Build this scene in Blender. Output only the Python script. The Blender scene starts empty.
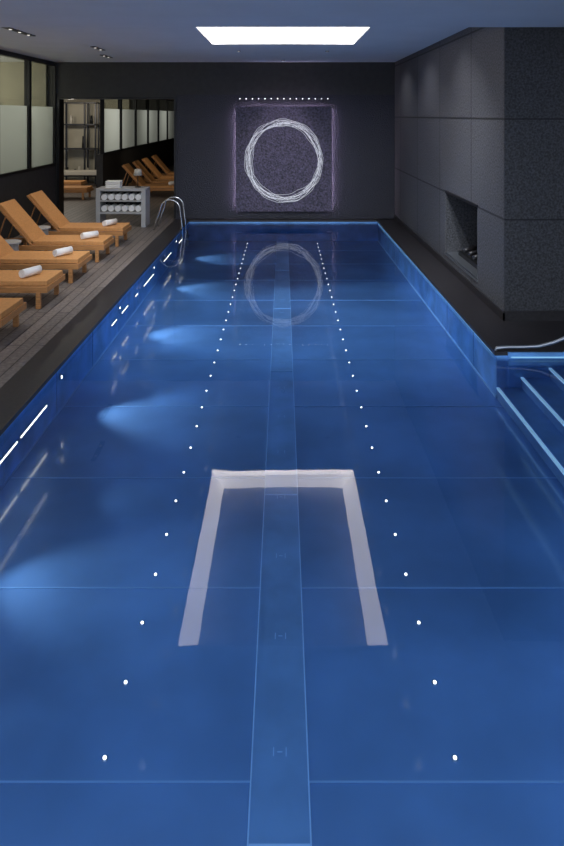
import bpy, bmesh, math, random
from mathutils import Vector, Matrix
random.seed(4)
sc = bpy.context.scene
try:
    sc.view_settings.view_transform = 'Standard'
except Exception as e:
    print(e)

# ------------------------------------------------------------------ materials
def mat(name, col, rough=0.6, metal=0.0, noise=0.0, nscale=8.0, bump=0.0, bscale=60.0,
        emit=None, estr=0.0, spec=0.5, stretch=(1, 1, 1), coat=0.0, crough=.1):
    m = bpy.data.materials.new(name); m.use_nodes = True
    nt = m.node_tree; b = nt.nodes['Principled BSDF']
    b.inputs['Base Color'].default_value = (*col, 1)
    b.inputs['Roughness'].default_value = rough
    b.inputs['Metallic'].default_value = metal
    b.inputs['Specular IOR Level'].default_value = spec
    if coat > 0:
        b.inputs['Coat Weight'].default_value = coat
        b.inputs['Coat Roughness'].default_value = crough
        b.inputs['Coat IOR'].default_value = 1.7
    tc = nt.nodes.new('ShaderNodeTexCoord'); mp = nt.nodes.new('ShaderNodeMapping')
    mp.inputs['Scale'].default_value = stretch
    nt.links.new(tc.outputs['Object'], mp.inputs['Vector'])
    if noise > 0:
        n = nt.nodes.new('ShaderNodeTexNoise'); n.inputs['Scale'].default_value = nscale
        n.inputs['Detail'].default_value = 6
        nt.links.new(mp.outputs[0], n.inputs['Vector'])
        r = nt.nodes.new('ShaderNodeValToRGB')
        r.color_ramp.elements[0].position = 0.3; r.color_ramp.elements[1].position = 0.7
        r.color_ramp.elements[0].color = (*[max(0, c * (1 - noise)) for c in col], 1)
        r.color_ramp.elements[1].color = (*[min(1, c * (1 + noise)) for c in col], 1)
        nt.links.new(n.outputs['Fac'], r.inputs[0])
        nt.links.new(r.outputs[0], b.inputs['Base Color'])
    if bump > 0:
        n2 = nt.nodes.new('ShaderNodeTexNoise'); n2.inputs['Scale'].default_value = bscale
        nt.links.new(mp.outputs[0], n2.inputs['Vector'])
        bp = nt.nodes.new('ShaderNodeBump'); bp.inputs['Strength'].default_value = bump
        bp.inputs['Distance'].default_value = 0.02
        nt.links.new(n2.outputs['Fac'], bp.inputs['Height'])
        nt.links.new(bp.outputs[0], b.inputs['Normal'])
    if emit:
        b.inputs['Emission Color'].default_value = (*emit, 1)
        b.inputs['Emission Strength'].default_value = estr
    return m

def brickmat(name, c1, c2, mortar, axes, bw, bh, msize=0.01, rough=0.5, offset=0.0, speck=0.3, sscale=90, bump=0.3, spec=0.5):
    m = bpy.data.materials.new(name); m.use_nodes = True
    nt = m.node_tree; b = nt.nodes['Principled BSDF']
    b.inputs['Roughness'].default_value = rough
    b.inputs['Specular IOR Level'].default_value = spec
    tc = nt.nodes.new('ShaderNodeTexCoord')
    sp = nt.nodes.new('ShaderNodeSeparateXYZ'); cb = nt.nodes.new('ShaderNodeCombineXYZ')
    nt.links.new(tc.outputs['Object'], sp.inputs[0])
    nt.links.new(sp.outputs[axes[0]], cb.inputs[0]); nt.links.new(sp.outputs[axes[1]], cb.inputs[1])
    br = nt.nodes.new('ShaderNodeTexBrick'); br.offset = offset; br.squash = 1
    br.inputs['Scale'].default_value = 1
    br.inputs['Brick Width'].default_value = bw; br.inputs['Row Height'].default_value = bh
    br.inputs['Mortar Size'].default_value = msize
    br.inputs['Color1'].default_value = (*c1, 1); br.inputs['Color2'].default_value = (*c2, 1)
    br.inputs['Mortar'].default_value = (*mortar, 1)
    nt.links.new(cb.outputs[0], br.inputs['Vector'])
    n = nt.nodes.new('ShaderNodeTexNoise'); n.inputs['Scale'].default_value = sscale
    n.inputs['Detail'].default_value = 3
    nt.links.new(tc.outputs['Object'], n.inputs['Vector'])
    mr = nt.nodes.new('ShaderNodeMapRange')
    mr.inputs['From Min'].default_value = 0.3; mr.inputs['From Max'].default_value = 0.7
    mr.inputs['To Min'].default_value = 1 - speck; mr.inputs['To Max'].default_value = 1 + speck
    nt.links.new(n.outputs['Fac'], mr.inputs['Value'])
    mx = nt.nodes.new('ShaderNodeVectorMath'); mx.operation = 'SCALE'
    nt.links.new(br.outputs['Color'], mx.inputs[0]); nt.links.new(mr.outputs[0], mx.inputs['Scale'])
    nt.links.new(mx.outputs[0], b.inputs['Base Color'])
    bp = nt.nodes.new('ShaderNodeBump'); bp.inputs['Strength'].default_value = bump
    bp.inputs['Distance'].default_value = 0.01
    nt.links.new(n.outputs['Fac'], bp.inputs['Height']); nt.links.new(bp.outputs[0], b.inputs['Normal'])
    return m

def emis(name, col, s):
    m = bpy.data.materials.new(name); m.use_nodes = True
    nt = m.node_tree; nt.nodes.remove(nt.nodes['Principled BSDF'])
    e = nt.nodes.new('ShaderNodeEmission'); e.inputs[0].default_value = (*col, 1); e.inputs[1].default_value = s
    nt.links.new(e.outputs[0], nt.nodes['Material Output'].inputs[0])
    return m

# ------------------------------------------------------------------ mesh builder
class B:
    def __init__(s, name, mats):
        s.name = name; s.bm = bmesh.new(); s.mats = mats
    def _tag(s, faces, mi, smooth=False):
        for f in faces:
            f.material_index = mi; f.smooth = smooth
    def hexa(s, pts, mi=0):
        vs = [s.bm.verts.new(Vector(p)) for p in pts]
        fs = [s.bm.faces.new([vs[i] for i in q]) for q in
              [(0,3,2,1),(4,5,6,7),(0,1,5,4),(1,2,6,5),(2,3,7,6),(3,0,4,7)]]
        s._tag(fs, mi); return s
    def box(s, x0, x1, y0, y1, z0, z1, mi=0, M=None):
        P = [Vector(p) for p in [(x0,y0,z0),(x1,y0,z0),(x1,y1,z0),(x0,y1,z0),(x0,y0,z1),(x1,y0,z1),(x1,y1,z1),(x0,y1,z1)]]
        if M is not None: P = [M @ p for p in P]
        return s.hexa(P, mi)
    def cyl(s, c, r1, r2, h, mi=0, seg=24, axis='Z'):
        c = Vector(c)
        def P(a, r, t):
            u, v = r * math.cos(a), r * math.sin(a)
            return c + (Vector((u, v, t)) if axis == 'Z' else Vector((u, t, v)) if axis == 'Y' else Vector((t, u, v)))
        lo = [s.bm.verts.new(P(2*math.pi*i/seg, r1, 0)) for i in range(seg)]
        hi = [s.bm.verts.new(P(2*math.pi*i/seg, r2, h)) for i in range(seg)]
        fs = [s.bm.faces.new([lo[i], lo[(i+1)%seg], hi[(i+1)%seg], hi[i]]) for i in range(seg)]
        s._tag(fs, mi, True)
        s._tag([s.bm.faces.new(lo[::-1]), s.bm.faces.new(hi)], mi)
        return s
    def tube(s, pts, r, mi=0, seg=8, closed=False):
        pts = [Vector(p) for p in pts]; n = len(pts); rings = []
        up = None
        for i in range(n):
            if closed: t = pts[(i+1)%n] - pts[i-1]
            else: t = pts[min(i+1,n-1)] - pts[max(i-1,0)]
            t.normalize()
            if up is None:
                up = Vector((0,0,1)) if abs(t.z) < .9 else Vector((1,0,0))
            a = t.cross(up)
            if a.length < 1e-4: a = t.orthogonal()
            a.normalize(); b = a.cross(t).normalized(); up = b
            rings.append([s.bm.verts.new(pts[i] + r*(math.cos(2*math.pi*k/seg)*a + math.sin(2*math.pi*k/seg)*b)) for k in range(seg)])
        fs = []
        for i in range(n if closed else n-1):
            A, C = rings[i], rings[(i+1)%n]
            for k in range(seg):
                fs.append(s.bm.faces.new([A[k], A[(k+1)%seg], C[(k+1)%seg], C[k]]))
        s._tag(fs, mi, True)
        if not closed:
            s._tag([s.bm.faces.new(rings[0][::-1]), s.bm.faces.new(rings[-1])], mi)
        return s
    def sheet(s, prof, y0, y1, mi=0):
        a = [s.bm.verts.new((p[0], y0, p[1])) for p in prof]; b = [s.bm.verts.new((p[0], y1, p[1])) for p in prof]
        n = len(prof)
        s._tag([s.bm.faces.new([a[i], a[(i+1)%n], b[(i+1)%n], b[i]]) for i in range(n)], mi, True)
        s._tag([s.bm.faces.new(a[::-1]), s.bm.faces.new(b)], mi)
        return s
    def done(s, loc=(0,0,0), bevel=0.0, rotz=0.0, parent=None, segs=2):
        bmesh.ops.recalc_face_normals(s.bm, faces=s.bm.faces[:])
        me = bpy.data.meshes.new(s.name); s.bm.to_mesh(me); s.bm.free()
        for m in s.mats: me.materials.append(m)
        o = bpy.data.objects.new(s.name, me); sc.collection.objects.link(o)
        o.location = loc; o.rotation_euler[2] = rotz
        if bevel > 0:
            md = o.modifiers.new('bevel', 'BEVEL'); md.width = bevel; md.segments = segs; md.limit_method = 'ANGLE'
        if parent: o.parent = parent
        return o

def copy(o, loc, rotz=None):
    c = o.copy(); sc.collection.objects.link(c); c.location = loc
    if rotz is not None: c.rotation_euler[2] = rotz
    return c

def spot(name, loc, target, e, ang=60, blend=0.8, col=(1,1,1), rad=0.03):
    l = bpy.data.lights.new(name, 'SPOT'); l.energy = e; l.spot_size = math.radians(ang); l.spot_blend = blend
    l.color = col; l.shadow_soft_size = rad
    o = bpy.data.objects.new(name, l); sc.collection.objects.link(o); o.location = loc
    o.rotation_euler = (Vector(target) - Vector(loc)).to_track_quat('-Z', 'Y').to_euler(); return o
def point(name, loc, e, col=(1,1,1), rad=0.1):
    l = bpy.data.lights.new(name, 'POINT'); l.energy = e; l.color = col; l.shadow_soft_size = rad
    o = bpy.data.objects.new(name, l); sc.collection.objects.link(o); o.location = loc; return o

# ------------------------------------------------------------------ dimensions
EYE = 2.55; F = 650.0
D = 16.0; PE = 15.75; PN = 0.9; HW = 2.3
ZW = -0.07; ZF = -0.5
CE = EYE + 1.3; CB = EYE + 1.04; YB = 7.7
WL = -5.6; WR = 2.75; YC = 8.1
OPX0, OPX1, OPZ = -5.55, -2.63, EYE + 0.44

# mats
m_deck = brickmat('deck_wood', (.19,.162,.148), (.14,.122,.113), (.03,.026,.026), (1,0), 2.4, .145, .008, .5, .5, .35, 25)
m_cop = mat('coping_stone', (.025,.022,.024), .42, noise=.3, nscale=30)
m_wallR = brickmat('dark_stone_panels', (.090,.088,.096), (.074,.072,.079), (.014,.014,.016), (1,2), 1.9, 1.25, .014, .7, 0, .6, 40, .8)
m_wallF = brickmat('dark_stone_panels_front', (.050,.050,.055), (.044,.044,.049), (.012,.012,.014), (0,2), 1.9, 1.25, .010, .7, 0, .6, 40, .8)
m_wallE = mat('black_glitter_mosaic', (.016,.016,.028), .35, noise=.9, nscale=60, bump=1, bscale=35)
m_dark = mat('dark_plaster', (.034,.033,.033), .7, noise=.15)
m_ceil = mat('ceiling_paint', (.68,.70,.72), .8, noise=.03, nscale=2)
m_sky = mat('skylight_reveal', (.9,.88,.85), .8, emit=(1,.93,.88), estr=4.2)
m_skyglass = mat('skylight_top', (.42,.42,.46), .7)
m_pool = mat('pool_steel', (.13,.30,.62), .3, metal=.45, noise=.30, nscale=.9, bump=.03, bscale=120, coat=1.0, crough=.10)  # broad noise puts cloudy patches of light into the steel colour
m_lane = mat('lane_steel', (.16,.35,.66), .3, metal=.45, noise=.15, nscale=3)
m_seam = mat('steel_seam', (.32,.58,.9), .35, metal=.2)
m_seam2 = mat('steel_joint', (.20,.40,.70), .35, metal=.3)
m_pwall = mat('pool_wall_steel', (.16,.40,.80), .35, metal=.25, noise=.25, nscale=3)
m_step = mat('step_steel', (.10,.26,.56), .6, metal=.1, noise=.15, nscale=3)
m_nose = mat('step_nosing', (.5,.8,1), .5, emit=(.35,.65,1), estr=.35)
m_stud = emis('stud_light', (1,.97,.92), 5)
m_strip = emis('strip_light', (1,.93,.78), 4)
m_blue = emis('added_blue_glow', (.3,.65,1), .8)  # glow for the strips added to brighten the pool walls
m_chrome = mat('chrome', (.8,.82,.85), .12, metal=1)
m_black = mat('black_metal', (.015,.015,.017), .4, metal=.5)
m_wood = mat('teak', (.45,.21,.075), .45, noise=.3, nscale=6, stretch=(1,12,12))
m_cush = mat('tan_cushion', (.60,.29,.10), .7, noise=.1, nscale=30, bump=.2, bscale=300)
m_towel = mat('white_towel', (.9,.89,.87), .95, bump=.15, bscale=250)
m_cab = mat('pale_lacquer', (.42,.42,.42), .5)
m_beige = mat('beige_plaster', (.40,.37,.29), .8, noise=.1, nscale=2)
m_cream = mat('cream', (.5,.47,.4), .7)
m_art = mat('art_string', (.8,.8,.82), .4, emit=(.9,.92,1), estr=.18)  # faint emission added so the strings read as brightly lit
m_artp = mat('art_panel', (.078,.064,.108), .5, noise=.8, nscale=26, bump=1, bscale=26)
m_halo = emis('panel_backlight', (.85,.68,.95), 38)
m_led = emis('downlight', (1,.93,.85), 8)
m_led2 = emis('dim_downlight', (1,.93,.85), .9)
m_steel = mat('brushed_steel', (.4,.42,.45), .35, metal=.9)

def glass(name, clear):
    m = bpy.data.materials.new(name); m.use_nodes = True; nt = m.node_tree
    nt.nodes.remove(nt.nodes['Principled BSDF']); out = nt.nodes['Material Output']
    gl = nt.nodes.new('ShaderNodeBsdfGlossy'); gl.inputs['Roughness'].default_value = .05
    mx = nt.nodes.new('ShaderNodeMixShader'); mx.inputs[0].default_value = .12
    if clear:
        t = nt.nodes.new('ShaderNodeBsdfTransparent'); t.inputs[0].default_value = (.85,.88,.84,1)
        nt.links.new(t.outputs[0], mx.inputs[1])
    else:
        t = nt.nodes.new('ShaderNodeBsdfTranslucent'); t.inputs[0].default_value = (.78,.84,.84,1)
        d = nt.nodes.new('ShaderNodeBsdfTransparent'); d.inputs[0].default_value = (.7,.72,.7,1)
        a = nt.nodes.new('ShaderNodeMixShader'); a.inputs[0].default_value = .3
        nt.links.new(t.outputs[0], a.inputs[1]); nt.links.new(d.outputs[0], a.inputs[2])
        nt.links.new(a.outputs[0], mx.inputs[1])
    nt.links.new(gl.outputs[0], mx.inputs[2])
    nt.links.new(mx.outputs[0], out.inputs[0]); return m
m_clear = glass('clear_glass', True); m_frost = glass('frosted_glass', False)

# water
m_water = bpy.data.materials.new('water'); m_water.use_nodes = True
nt = m_water.node_tree; nt.nodes.remove(nt.nodes['Principled BSDF'])
t = nt.nodes.new('ShaderNodeBsdfTransparent'); t.inputs[0].default_value = (.86,.94,1,1)
g = nt.nodes.new('ShaderNodeBsdfGlossy'); g.inputs['Roughness'].default_value = 0.012
fr = nt.nodes.new('ShaderNodeFresnel'); fr.inputs[0].default_value = 1.45
mx = nt.nodes.new('ShaderNodeMixShader')
n = nt.nodes.new('ShaderNodeTexNoise'); n.inputs['Scale'].default_value = 1.6
tc = nt.nodes.new('ShaderNodeTexCoord'); nt.links.new(tc.outputs['Object'], n.inputs['Vector'])
bp = nt.nodes.new('ShaderNodeBump'); bp.inputs['Strength'].default_value = .025; bp.inputs['Distance'].default_value = .03
nt.links.new(n.outputs['Fac'], bp.inputs['Height']); nt.links.new(bp.outputs[0], g.inputs['Normal'])
nt.links.new(fr.outputs[0], mx.inputs[0]); nt.links.new(t.outputs[0], mx.inputs[1]); nt.links.new(g.outputs[0], mx.inputs[2])
nt.links.new(mx.outputs[0], nt.nodes['Material Output'].inputs[0])

# ------------------------------------------------------------------ room shell
fl = B('floor', [m_deck, m_cop])
fl.box(-13, -HW-.34, -3, 34, -.6, 0, 0)
fl.box(-HW-.34, -HW-.15, -3, 34, -.6, -.001, 1)
fl.box(-HW-.15, -HW+.02, PN-.02, PE+.02, -.04, 0, 1)
fl.box(-HW-.15, 6.5, PE+.1, D+.02, -.6, 0, 1)
fl.box(-HW-.15, HW+.15, PE, PE+.1, -.04, 0, 1)
fl.box(HW+.15, 6.5, 7.0, D+.02, -.6, 0, 1)
fl.box(HW-.02, HW+.15, 7.0, PE+.1, -.04, 0, 1)
fl.box(3.5, 6.5, -3, 7.0, -.6, 0, 1)
fl.box(HW+.15, 3.5, -3, 3.4, -.6, 0, 1)
fl.box(HW-.02, HW+.15, PN-.02, 3.4, -.04, 0, 1)
fl.box(-HW-.15, HW+.15, -3, PN-.1, -.6, 0, 1)
fl.box(-HW-.15, HW+.15, PN-.1, PN+.02, -.04, 0, 1)
fl.done()

w = B('wall_back', [m_wallE, m_dark])
w.box(OPX1, WR+.3, D, D+.3, 0, EYE+.5, 0)
w.box(WL-.3, WR+.3, D, D+.3, EYE+.5, CE+.2, 1)
w.box(WL, OPX1, D, D+.3, OPZ, EYE+.5, 1)
w.box(WL-.3, OPX0, D, D+.3, 0, EYE+.5, 1)
w.done()
NY0, NY1, NZ0, NZ1 = 9.2, 11.0, .22, 1.25
w = B('wall_right', [m_wallR])
w.box(WR, WR+.8, YC, NY0, 0, CE+.2)
w.box(WR, WR+.8, NY1, D, 0, CE+.2)
w.box(WR, WR+.8, NY0, NY1, 0, NZ0)
w.box(WR, WR+.8, NY0, NY1, NZ1, CE+.2)
w.done()
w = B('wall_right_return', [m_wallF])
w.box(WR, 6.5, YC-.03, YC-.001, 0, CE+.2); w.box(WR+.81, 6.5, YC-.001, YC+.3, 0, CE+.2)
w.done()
b = B('baseboard_right', [m_cop])
b.box(WR-.02, WR-.0, YC-.05, D, 0, .10); b.box(WR-.02, 6.5, YC-.05, YC-.03, 0, .12); b.done()
w = B('wall_side_right', [m_dark]); w.box(6.5, 6.7, -3, YC+.3, -.6, CE+.2); w.done()

f = B('wall_fireplace', [m_steel, m_black, m_wallF, m_cop])
f.box(WR+.62, WR+.7, NY0, NY1, NZ0, NZ1, 1)
f.box(WR+.01, WR+.62, NY0, NY0+.02, NZ0, NZ1, 1); f.box(WR+.01, WR+.62, NY1-.02, NY1, NZ0, NZ1, 2)
f.box(WR+.01, WR+.62, NY0+.02, NY1-.02, NZ1-.02, NZ1, 1)
f.box(WR+.01, WR+.62, NY0+.02, NY1-.02, NZ0, NZ0+.02, 0)
f.box(WR+.15, WR+.45, NY0+.25, NY1-.25, NZ0+.02, NZ0+.09, 1)
for k in range(5):
    y = NY0+.35+k*.26
    f.tube([(WR+.2, y, NZ0+.12), (WR+.42, y+.1, NZ0+.15)], .035, 3, 8)
f.box(WR-.012, WR+.01, NY0-.03, NY1+.03, NZ0-.03, NZ0, 0); f.box(WR-.012, WR+.01, NY0-.03, NY1+.03, NZ1, NZ1+.03, 1)
f.done()

# ceiling with skylight
SX = 1.3; SY0 = YB; SY1 = 12.0
c = B('ceiling', [m_ceil])
c.box(WL-3.4, -SX, YB, D+.02, CE, CE+.1); c.box(SX, 6.5, YB, D+.02, CE, CE+.1)
c.box(-SX, SX, SY1, D+.02, CE, CE+.1)
c.box(WL-3.4, 6.5, 4.2, YB, CB, CE+.1)
c.done()
s = B('skylight', [m_sky, m_skyglass, m_ceil])
HT = .34; SL = .20
for sg in (-1, 1):
    x0, x1 = sg*SX, sg*(SX-SL); z0, z1 = CE+.02, CE+HT
    s.hexa([(x0,SY0,z0),(x0+sg*.04,SY0,z0),(x0+sg*.04,SY1,z0),(x0,SY1,z0),
            (x1,SY0,z1),(x1+sg*.04,SY0,z1),(x1+sg*.04,SY1,z1),(x1,SY1,z1)], 0)
s.box(-SX-.05, SX+.05, SY1, SY1+.05, CE+.02, CE+HT, 0); s.box(-SX-.05, SX+.05, SY0-.05, SY0, CE+.1, CE+HT, 2)
s.box(-SX-.05, SX+.05, SY0-.05, SY1+.05, CE+HT, CE+HT+.04, 1)
s.done()

def slot(name, x, y0, n):
    o = B(name, [m_black, m_led2])
    L = n*.35
    o.box(x-.05, x+.05, y0, y0+L, CE-.012, CE, 0)
    for k in range(n):
        o.cyl((x, y0+.17+k*.35, CE-.02), .022, .022, .01, 1, 12)
    o.done()
slot('recessed_downlight_track', -4.1, 8.9, 5)
slot('recessed_downlight_track', -3.6, 12.3, 2)
slot('recessed_downlight_track', -3.9, 14.0, 2)

# left wall: low wall + windows
w = B('wall_left', [m_dark]); w.box(WL-.2, WL, -3, D, 0, EYE-1.23); w.box(WL-.2, WL, -3, D, CE-.06, CE+.1)
w.box(WL-.2, WL, 20.2, 34, 0, EYE-1.23); w.done()
def window(name, y0, y1, top):
    o = B(name, [m_black, m_frost, m_clear]); z0 = EYE-1.23
    o.box(WL-.1, WL+.02, y0-.03, y0+.03, z0, top, 0); o.box(WL-.1, WL+.02, y1-.03, y1+.03, z0, top, 0)
    o.box(WL-.1, WL+.02, y0+.03, y1-.03, z0, z0+.05, 0); o.box(WL-.1, WL+.02, y0+.03, y1-.03, top-.04, top, 0)
    o.box(WL-.05, WL-.035, y0+.03, y1-.03, z0+.05, 2.75, 1)
    o.box(WL-.05, WL-.035, y0+.03, y1-.03, 2.75, top-.04, 2)
    o.done()
k = 1; y = D-.05
while y > 1.5:
    window(f'window_{k}', y-1.55, y, CE-.06); y -= 1.61; k += 1
y = 20.25
while y < 32.5:
    window(f'window_{k}', y+.03, y+2.2, 3.3); y += 2.26; k += 1
w = B('wall_outer_left', [m_beige]); w.box(WL-3.4, WL-3.2, -3, 15.9, -.6, CE+.2); w.box(WL-3.4, WL-.2, 15.9, 16.2, -.6, CE+.2)
w.done()
cu = B('curtain', [m_beige]); prof = []
for i in range(400):
    yy = i*.04; prof.append((WL-2.9 + .05*math.sin(i*1.1), yy))
vs0 = [cu.bm.verts.new((p[0], p[1], 0)) for p in prof]; vs1 = [cu.bm.verts.new((p[0], p[1], CE)) for p in prof]
for i in range(len(prof)-1):
    cu.bm.faces.new([vs0[i], vs0[i+1], vs1[i+1], vs1[i]])
cu.done()

a = B('wall_annex', [m_beige, m_dark])
a.box(-13.2, -13, 16.2, 34, -.6, 3.6, 0); a.box(-13, WL-.2, 24.5, 24.7, 0, 3.6, 0)
a.box(-13, -2.4, 34, 34.2, 0, 3.6, 1)
a.box(OPX1, OPX1+.2, D+.3, 34, 0, 3.6, 1)
a.done()
a = B('ceiling_annex', [m_dark]); a.box(-13.2, -2.4, D+.3, 34.2, 3.35, 3.6); a.done()
a = B('trim_1', [m_black]); a.box(OPX0, OPX0+.05, D-.02, D+.32, 0, OPZ); a.box(OPX1-.05, OPX1, D-.02, D+.32, 0, OPZ); a.box(OPX0+.05, OPX1-.05, D-.02, D+.32, OPZ-.05, OPZ); a.done()
a = B('display_shelf', [m_black, m_cream])
for x in (-8.1, -7.3, -6.9):
    a.box(x-.03, x+.03, 23.9, 23.96, 0, 3.0); a.box(x-.03, x+.03, 24.28, 24.34, 0, 3.0)
for z in (.3, 1.3, 2.2, 3.0):
    a.box(-8.12, -6.88, 23.9, 24.34, z-.025, z+.025, 0)
for i in range(7):
    x = -8.0+i*.15; z = random.choice([.325,1.325,2.225]); h = .2+.3*random.random()
    a.cyl((x, 24.1, z), .06, .04, h, i%2, 12)
a.done()
a = B('bench', [m_cream]); a.box(-9.0, -6.0, 22.9, 23.4, .42, .58); a.box(-8.9, -8.8, 22.95, 23.35, 0, .42); a.box(-6.2, -6.1, 22.95, 23.35, 0, .42); a.done(bevel=.02)

# ------------------------------------------------------------------ pool
p = B('swimming_pool', [m_pool, m_pwall, m_seam, m_seam2, m_lane, m_black])
p.box(-HW-.1, 3.5, PN-.1, PE+.1, -.65, ZF, 0)
p.box(-HW-.12, -HW, PN, PE, ZF, -.04, 1)
p.box(-HW, HW, PE, PE+.08, ZF, -.04, 1); p.box(-HW, HW, PN-.08, PN, ZF, -.04, 1)
p.box(HW, HW+.12, 7.0, PE, ZF, -.04, 1); p.box(HW, HW+.12, PN, 3.4, ZF, -.04, 1)
p.box(HW+.12, 3.5, 6.98, 7.06, ZF, -.002, 1)
p.box(HW, 3.5, 3.34, 3.42, ZF, -.04, 1)
y = 1.6
while y < 15.6:
    p.box(-HW, -HW+.006, y-.008, y+.008, ZF, -.04, 3)
    if y > 7.1: p.box(HW-.006, HW, y-.008, y+.008, ZF, -.04, 3)
    y += 1.25
p.box(HW-.01, HW, 7.0, PE, ZF, ZF+.02, 2); p.box(-HW, -HW+.01, PN, PE, ZF, ZF+.015, 3)
LX = -.015
for y in [1.8, 2.97, 4.19, 5.46, 6.8, 8.1, 9.4, 10.7, 12.0, 13.3, 14.6]:
    p.box(-HW, LX-.135, y-.005, y+.005, ZF, ZF+.004, 3); p.box(LX+.135, HW, y-.005, y+.005, ZF, ZF+.004, 3)
p.box(LX-.13, LX+.13, PN, 15.7, ZF, ZF+.012, 4)
p.box(LX-.135, LX-.129, PN, 15.7, ZF, ZF+.018, 2); p.box(LX+.129, LX+.135, PN, 15.7, ZF, ZF+.018, 2)
y = 1.72
while y < 15.5:
    for sx in (-1, 1):
        p.box(LX+sx*.03-.0025, LX+sx*.03+.0025, y-.022, y+.022, ZF+.012, ZF+.014, 2)
    p.box(LX-.012, LX+.012, y-.002, y+.002, ZF+.012, ZF+.014, 2)
    y += .69
for y in [2.7, 5.2, 7.7, 10.2, 12.7]:
    p.box(LX-.128, LX+.128, y-.005, y+.005, ZF+.012, ZF+.018, 2)
POOL = p.done()
st = B('steps', [m_step, m_pwall, m_nose])
xs = [HW, 2.56, 2.86, 3.16]; zs = [-.38, -.27, -.17, -.06]
for i in range(4):
    st.box(xs[i], 3.5, 3.42, 6.98, (ZF if i == 0 else zs[i-1]), zs[i], 0)
    st.box(xs[i]-.008, xs[i]+.022, 3.42, 6.98, zs[i]-.012, zs[i]+.006, 2)
st.done(parent=POOL)

wa = B('water', [m_water])
def quad(b, x0, x1, y0, y1, z):
    v = [b.bm.verts.new(q) for q in [(x0,y0,z),(x1,y0,z),(x1,y1,z),(x0,y1,z)]]; b.bm.faces.new(v)
quad(wa, -HW, HW, PN, PE, ZW); quad(wa, HW, 3.15, 3.42, 6.98, ZW)
wa.done(parent=POOL)

sl = B('floor_stud_lights', [m_chrome, m_stud])
y = 1.44
while y < 15.4:
    for x in (-.845, .815):
        sl.cyl((x, y, ZF), .018, .016, .005, 0, 12); sl.cyl((x, y, ZF+.005), .0085, .007, .004, 1, 12)
    y += .41
sl.done(parent=POOL)
ss = B('side_strip_lights', [m_chrome, m_strip])
for y0, y1 in [(1.5,2.6),(5.0,5.6),(5.68,6.3),(8.7,8.95),(9.25,9.6),(10.1,10.25),(10.7,11.5),(12.5,13.3),(14.3,14.8)]:
    ss.box(-HW, -HW+.010, y0-.02, y1+.02, -.285, -.25, 0); ss.box(-HW+.010, -HW+.013, y0, y1, -.273, -.262, 1)
ss.done(parent=POOL)
bl = B('added_glow_strip', [m_blue])  # added glowing strips under the coping, to brighten the pool walls
bl.box(HW-.012, HW-.002, 7.1, PE-.1, -.055, -.045)
bl.box(HW+.15, 3.2, 6.965, 6.978, -.055, -.045)
bl.done(parent=POOL)
uf = B('flood_light_fixtures', [m_chrome, m_led])
for y, e in ((1.9, 30), (4.3, 45), (6.7, 85), (9.1, 110), (11.5, 110), (13.9, 90)):
    uf.cyl((-HW, y, -.15), .03, .03, .02, 0, 20, 'X'); uf.cyl((-HW+.02, y, -.15), .012, .012, .003, 1, 16, 'X')
    spot('pool_flood', (-HW+.05, y, -.11), (-HW+1.35, y-.15, ZF), e, 64, .8, (.88,.94,1), .02)
for y in (8.5, 11, 13.5):
    spot('pool_flood', (-HW+.05, y, -.2), (HW, y, -.28), 60, 60, 1, (.5,.75,1), .02)
uf.done(parent=POOL)

# ------------------------------------------------------------------ artwork
ax, az, ah = .02, 1.45, 1.17
a = B('ring_artwork', [m_artp, m_art, m_halo, m_black])
a.box(ax-ah, ax+ah, D-.17, D-.11, .2, 2.76, 0)
a.box(ax-ah+.3, ax+ah-.3, D-.11, D-.004, .5, 2.46, 3)
for sx in (-1, 1):
    a.box(ax+sx*(ah-.05)-.012, ax+sx*(ah-.05)+.012, D-.105, D-.085, .25, 2.7, 2)
a.box(ax-ah+.2, ax+ah-.2, D-.105, D-.09, 2.69, 2.70, 2)
for k in range(15):
    r0 = .82 + .11*random.random(); ph = random.random()*6.28; ph2 = random.random()*6.28
    cx = ax + random.uniform(-.05,.05); cz = az + random.uniform(-.05,.05)
    pts = []
    for i in range(96):
        t = 2*math.pi*i/96
        r = r0 + .03*math.sin(2*t+ph) + .02*math.sin(5*t+ph2) + .008*math.sin(13*t+ph)
        pts.append((cx + .97*r*math.cos(t), D-.19 - .012*math.sin(3*t+ph), cz + 1.04*r*math.sin(t)))
    a.tube(pts, .0048, 1, 5, True)
a.done()
a = B('wall_accent_lights', [m_black, m_led])
for k in range(15):
    x = ax-1.08+k*2.16/14
    a.cyl((x, D-.04, EYE+.4), .014, .014, .036, 0, 10, 'Y'); a.cyl((x, D-.045, EYE+.4), .008, .008, .005, 1, 10, 'Y')
a.done()
spot('art_spot', (-.9, 13.2, CE-.05), (0, D, 1.5), 50, 40, .8, (.92,.86,1), .02)
spot('art_spot', (.9, 13.2, CE-.05), (0, D, 1.5), 50, 40, .8, (.92,.86,1), .02)
spot('art_wash', (0, D-.6, CE-.05), (0, D-.12, 1.2), 45, 60, .8, (.9,.82,1), .02)
o = B('art_spotlight', [m_black, m_led2])
for x, y in ((-.9,13.2),(.9,13.2),(0,D-.6)):
    o.cyl((x, y, CE-.012), .04, .04, .012, 0, 16); o.cyl((x, y, CE-.016), .02, .02, .004, 1, 16)
o.done()

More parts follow.
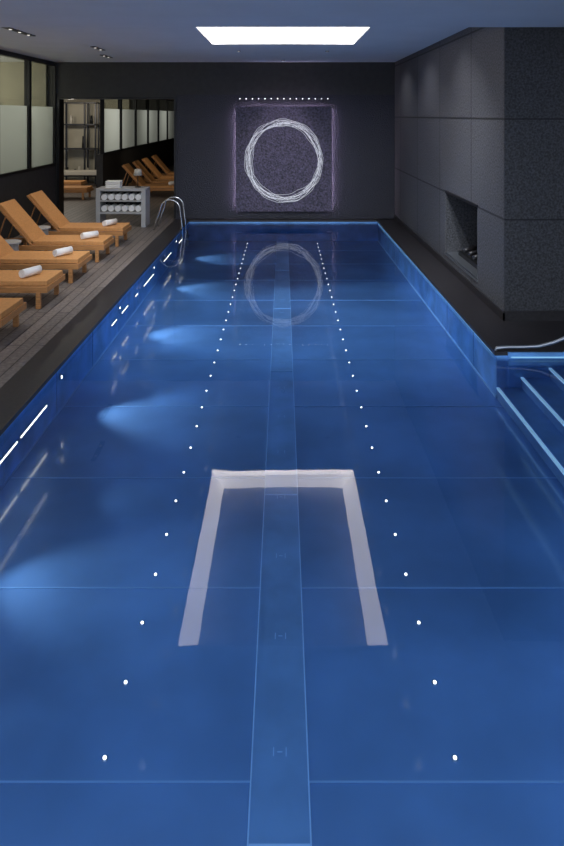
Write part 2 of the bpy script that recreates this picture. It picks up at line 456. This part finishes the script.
# ------------------------------------------------------------------ loungers
def lounger_mesh():
    o = B('sun_lounger', [m_wood, m_cush])
    W = .34; z = .27
    for sy in (-1, 1):
        y = sy*W
        o.box(-2.0, 0, y-.022, y+.022, z-.06, z+.02, 0)
        for x in (-.12, -1.25, -1.9):
            o.box(x-.03, x+.03, y-.025, y+.025, 0, z-.06, 0)
    o.box(-.045, 0, -W+.022, W-.022, z-.06, z+.02, 0)
    o.box(-2.0, -1.955, -W+.022, W-.022, z-.06, z+.02, 0)
    for i in range(11):
        x = -.1-i*.11; o.box(x-.04, x+.04, -W+.022, W-.022, z-.01, z+.012, 0)
    o.box(-1.3, -.02, -W+.03, W-.03, z+.022, z+.085, 1)
    ang = math.atan2(.64, .56); Lb = .92
    M = Matrix.Translation((-1.26, 0, z+.03)) @ Matrix.Rotation(ang, 4, 'Y')
    o.box(-Lb, 0, -W+.005, W-.005, -.025, .005, 0, M)
    o.box(-Lb+.01, -.0, -W+.03, W-.03, .006, .05, 1, M)
    top = M @ Vector((-Lb*.75, 0, -.02))
    for sy in (-1, 1):
        o.tube([(top.x, sy*.25, top.z), (-1.93, sy*.25, z-.02)], .014, 0, 8)
    return o.done(bevel=.008)
def towel_mesh():
    o = B('rolled_towel', [m_towel]); t = []; th = .012
    N = 90
    for i in range(N+1):
        a = 2*math.pi*3.2*i/N; r = .012 + .052*i/N; t.append((r*math.cos(a), r*math.sin(a)))
    inner = [((math.hypot(*q)-th)/max(math.hypot(*q), 1e-6)) for q in t]
    prof = t + [(t[i][0]*max(inner[i], .1), t[i][1]*max(inner[i], .1)) for i in range(N, -1, -1)]
    o.sheet(prof, -.15, .15); o.cyl((0,-.145,0), .05, .05, .29, 0, 24, 'Y'); return o.done()
L0 = lounger_mesh(); T0 = towel_mesh()
XE = -3.1
ld = [12.95, 11.6, 10.2, 8.9, 7.5, 6.1, 4.7]
first = True
for y in ld + [20.4, 21.8, 23.2, 24.9]:
    l = L0 if first else copy(L0, (0,0,0)); l.location = (XE, y, 0)
    tw = T0 if first else copy(T0, (0,0,0)); tw.location = (XE-.34, y-.05, .27+.085+.0655); tw.rotation_euler[2] = math.radians(-35+random.uniform(-10,10))
    first = False
for x, y in ((-7.6,21.6),(-6.9,19.9)):
    copy(L0, (x+1.0, y, 0))

def stool(loc):
    o = B('side_table', [m_cab, m_towel])
    o.cyl((0,0,0), .15, .19, .04, 0, 28); o.cyl((0,0,.04), .16, .16, .36, 0, 28); o.cyl((0,0,.40), .20, .20, .03, 0, 28)
    return o.done(loc, bevel=.006)
for y in (10.9, 12.28, 9.55, 8.2):
    stool((-4.6, y, 0))

o = B('towel_cabinet', [m_cab, m_black, m_towel])
x0, x1, y0, y1 = -4.25, -3.12, 14.75, 15.25
o.box(x0, x1, y0, y1, .82, .88, 0); o.box(x0, x0+.1, y0, y1, 0, .82, 0); o.box(x1-.1, x1, y0, y1, 0, .82, 0)
o.box(x0+.1, x1-.1, y1-.03, y1, .3, .82, 1); o.box(x0+.1, x1-.1, y0, y1-.03, .30, .35, 0); o.box(x0+.1, x1-.1, y0, y1-.03, .58, .61, 0)
for r, z in ((0, .35), (1, .61)):
    for k in range(6):
        o.cyl((x0+.18+k*.155, y0+.03, z+.07), .07, .07, .36, 2, 16, 'Y')
o.done(bevel=.006)
o = B('folded_towels', [m_towel])
for k in range(4):
    o.box(-.17, .17, -.12, .12, k*.04, k*.04+.036)
o.done((-3.9, 15.0, .88), bevel=.012)
o = B('desk_lamp', [m_black, m_cream])
o.cyl((0,0,0), .07, .07, .02, 0); o.tube([(0,0,.02),(0,0,.3)], .01, 0); o.cyl((0,0,.28), .1, .07, .14, 1)
o.done((-3.35, 15.0, .88))

o = B('pool_ladder_rail', [m_chrome])
for dy in (0, .5):
    pts = []
    for i in range(13):
        a = math.pi*i/12
        pts.append((-2.50 - .22*math.cos(a)*1.0, 14.4+dy, .45 + .22*math.sin(a)))
    pts = [(-2.86, 14.4+dy, 0), (-2.79, 14.4+dy, .25)] + pts + [(-2.24, 14.4+dy, .1), (-2.2, 14.4+dy, -.4)]
    o.tube(pts, .018, 0, 10)
for z in (-.2, -.38):
    o.box(-2.24, -2.12, 14.4, 14.9, z-.012, z+.012)
o.done()
o = B('stair_handrail', [m_steel])
raw = [(2.30, 7.03, .0), (2.31, 7.03, .03), (2.42, 7.03, .04), (2.6, 7.02, .045), (2.75, 7.0, .06), (2.9, 6.97, .11), (3.05, 6.93, .19), (3.25, 6.9, .27), (3.45, 6.85, .32), (3.7, 6.8, .33), (3.78, 6.8, .29), (3.8, 6.8, 0)]
o.tube(raw, .018, 0, 10)
o.done()

# ------------------------------------------------------------------ lights
for y in (4.5, 7.2, 9.7, 11.2, 12.6, 14.3):
    spot('deck_downlight', (-3.9, min(y, 15), (CE if y > YB else CB)-.06), (-4.1, y, 0), 88, 85, .9, (1,.88,.74), .02)
for x in (-2.0, -1.6, 1.6, 2.0):  # added fill spots, hidden behind the bulkhead to brighten the far pool
    spot('hidden_fill', (x, YB+.07, CE-.06), (x*.8, 13.0, ZF), 270, 72, 1, (.85,.92,1), .03)
    spot('hidden_fill', (x, YB+.07, CE-.06), (x*.8, 10.0, ZF), 200, 80, 1, (.85,.92,1), .03)
for y in (14.5, 12.2, 9.9):
    spot('right_wall_wash', (1.9, y, CE-.05), (2.75, y, 1), 32, 120, 1, (.9,.92,1), .02)
for y in (7, 9.5, 12, 14.6):
    point('curtain_light', (WL-1.6, y, 3.2), 38, (1,.93,.78), .1)
for y in (22, 27, 31):
    point('annex_light', (WL-1.6, y, 2.6), 55, (1,.92,.8), .1)
spot('annex_spot', (-4.0, 17.0, 3.3), (-4.2, 20.5, 0), 90, 90, .8, (1,.85,.65), .03)
spot('annex_spot', (-4.0, 21.5, 3.3), (-4.2, 25, 0), 70, 90, .8, (1,.85,.65), .03)
point('annex_ceiling_light', (-8, 20.5, 3.1), 95, (1,.88,.7), .05)

wd = bpy.data.worlds.new('world'); sc.world = wd; wd.use_nodes = True
wd.node_tree.nodes['Background'].inputs[0].default_value = (.74,.84,1,1)
wd.node_tree.nodes['Background'].inputs[1].default_value = 1.65

# ------------------------------------------------------------------ camera
cd = bpy.data.cameras.new('camera'); cam = bpy.data.objects.new('camera', cd); sc.collection.objects.link(cam)
cam.location = (0, 0, EYE); cam.rotation_euler = (math.pi/2, 0, 0)
cd.sensor_fit = 'AUTO'; cd.sensor_width = 36; cd.lens = 36*F/846
cd.shift_y = -(423-115)/846; cd.shift_x = -(283-282)/846
cd.clip_start = .05
sc.camera = cam
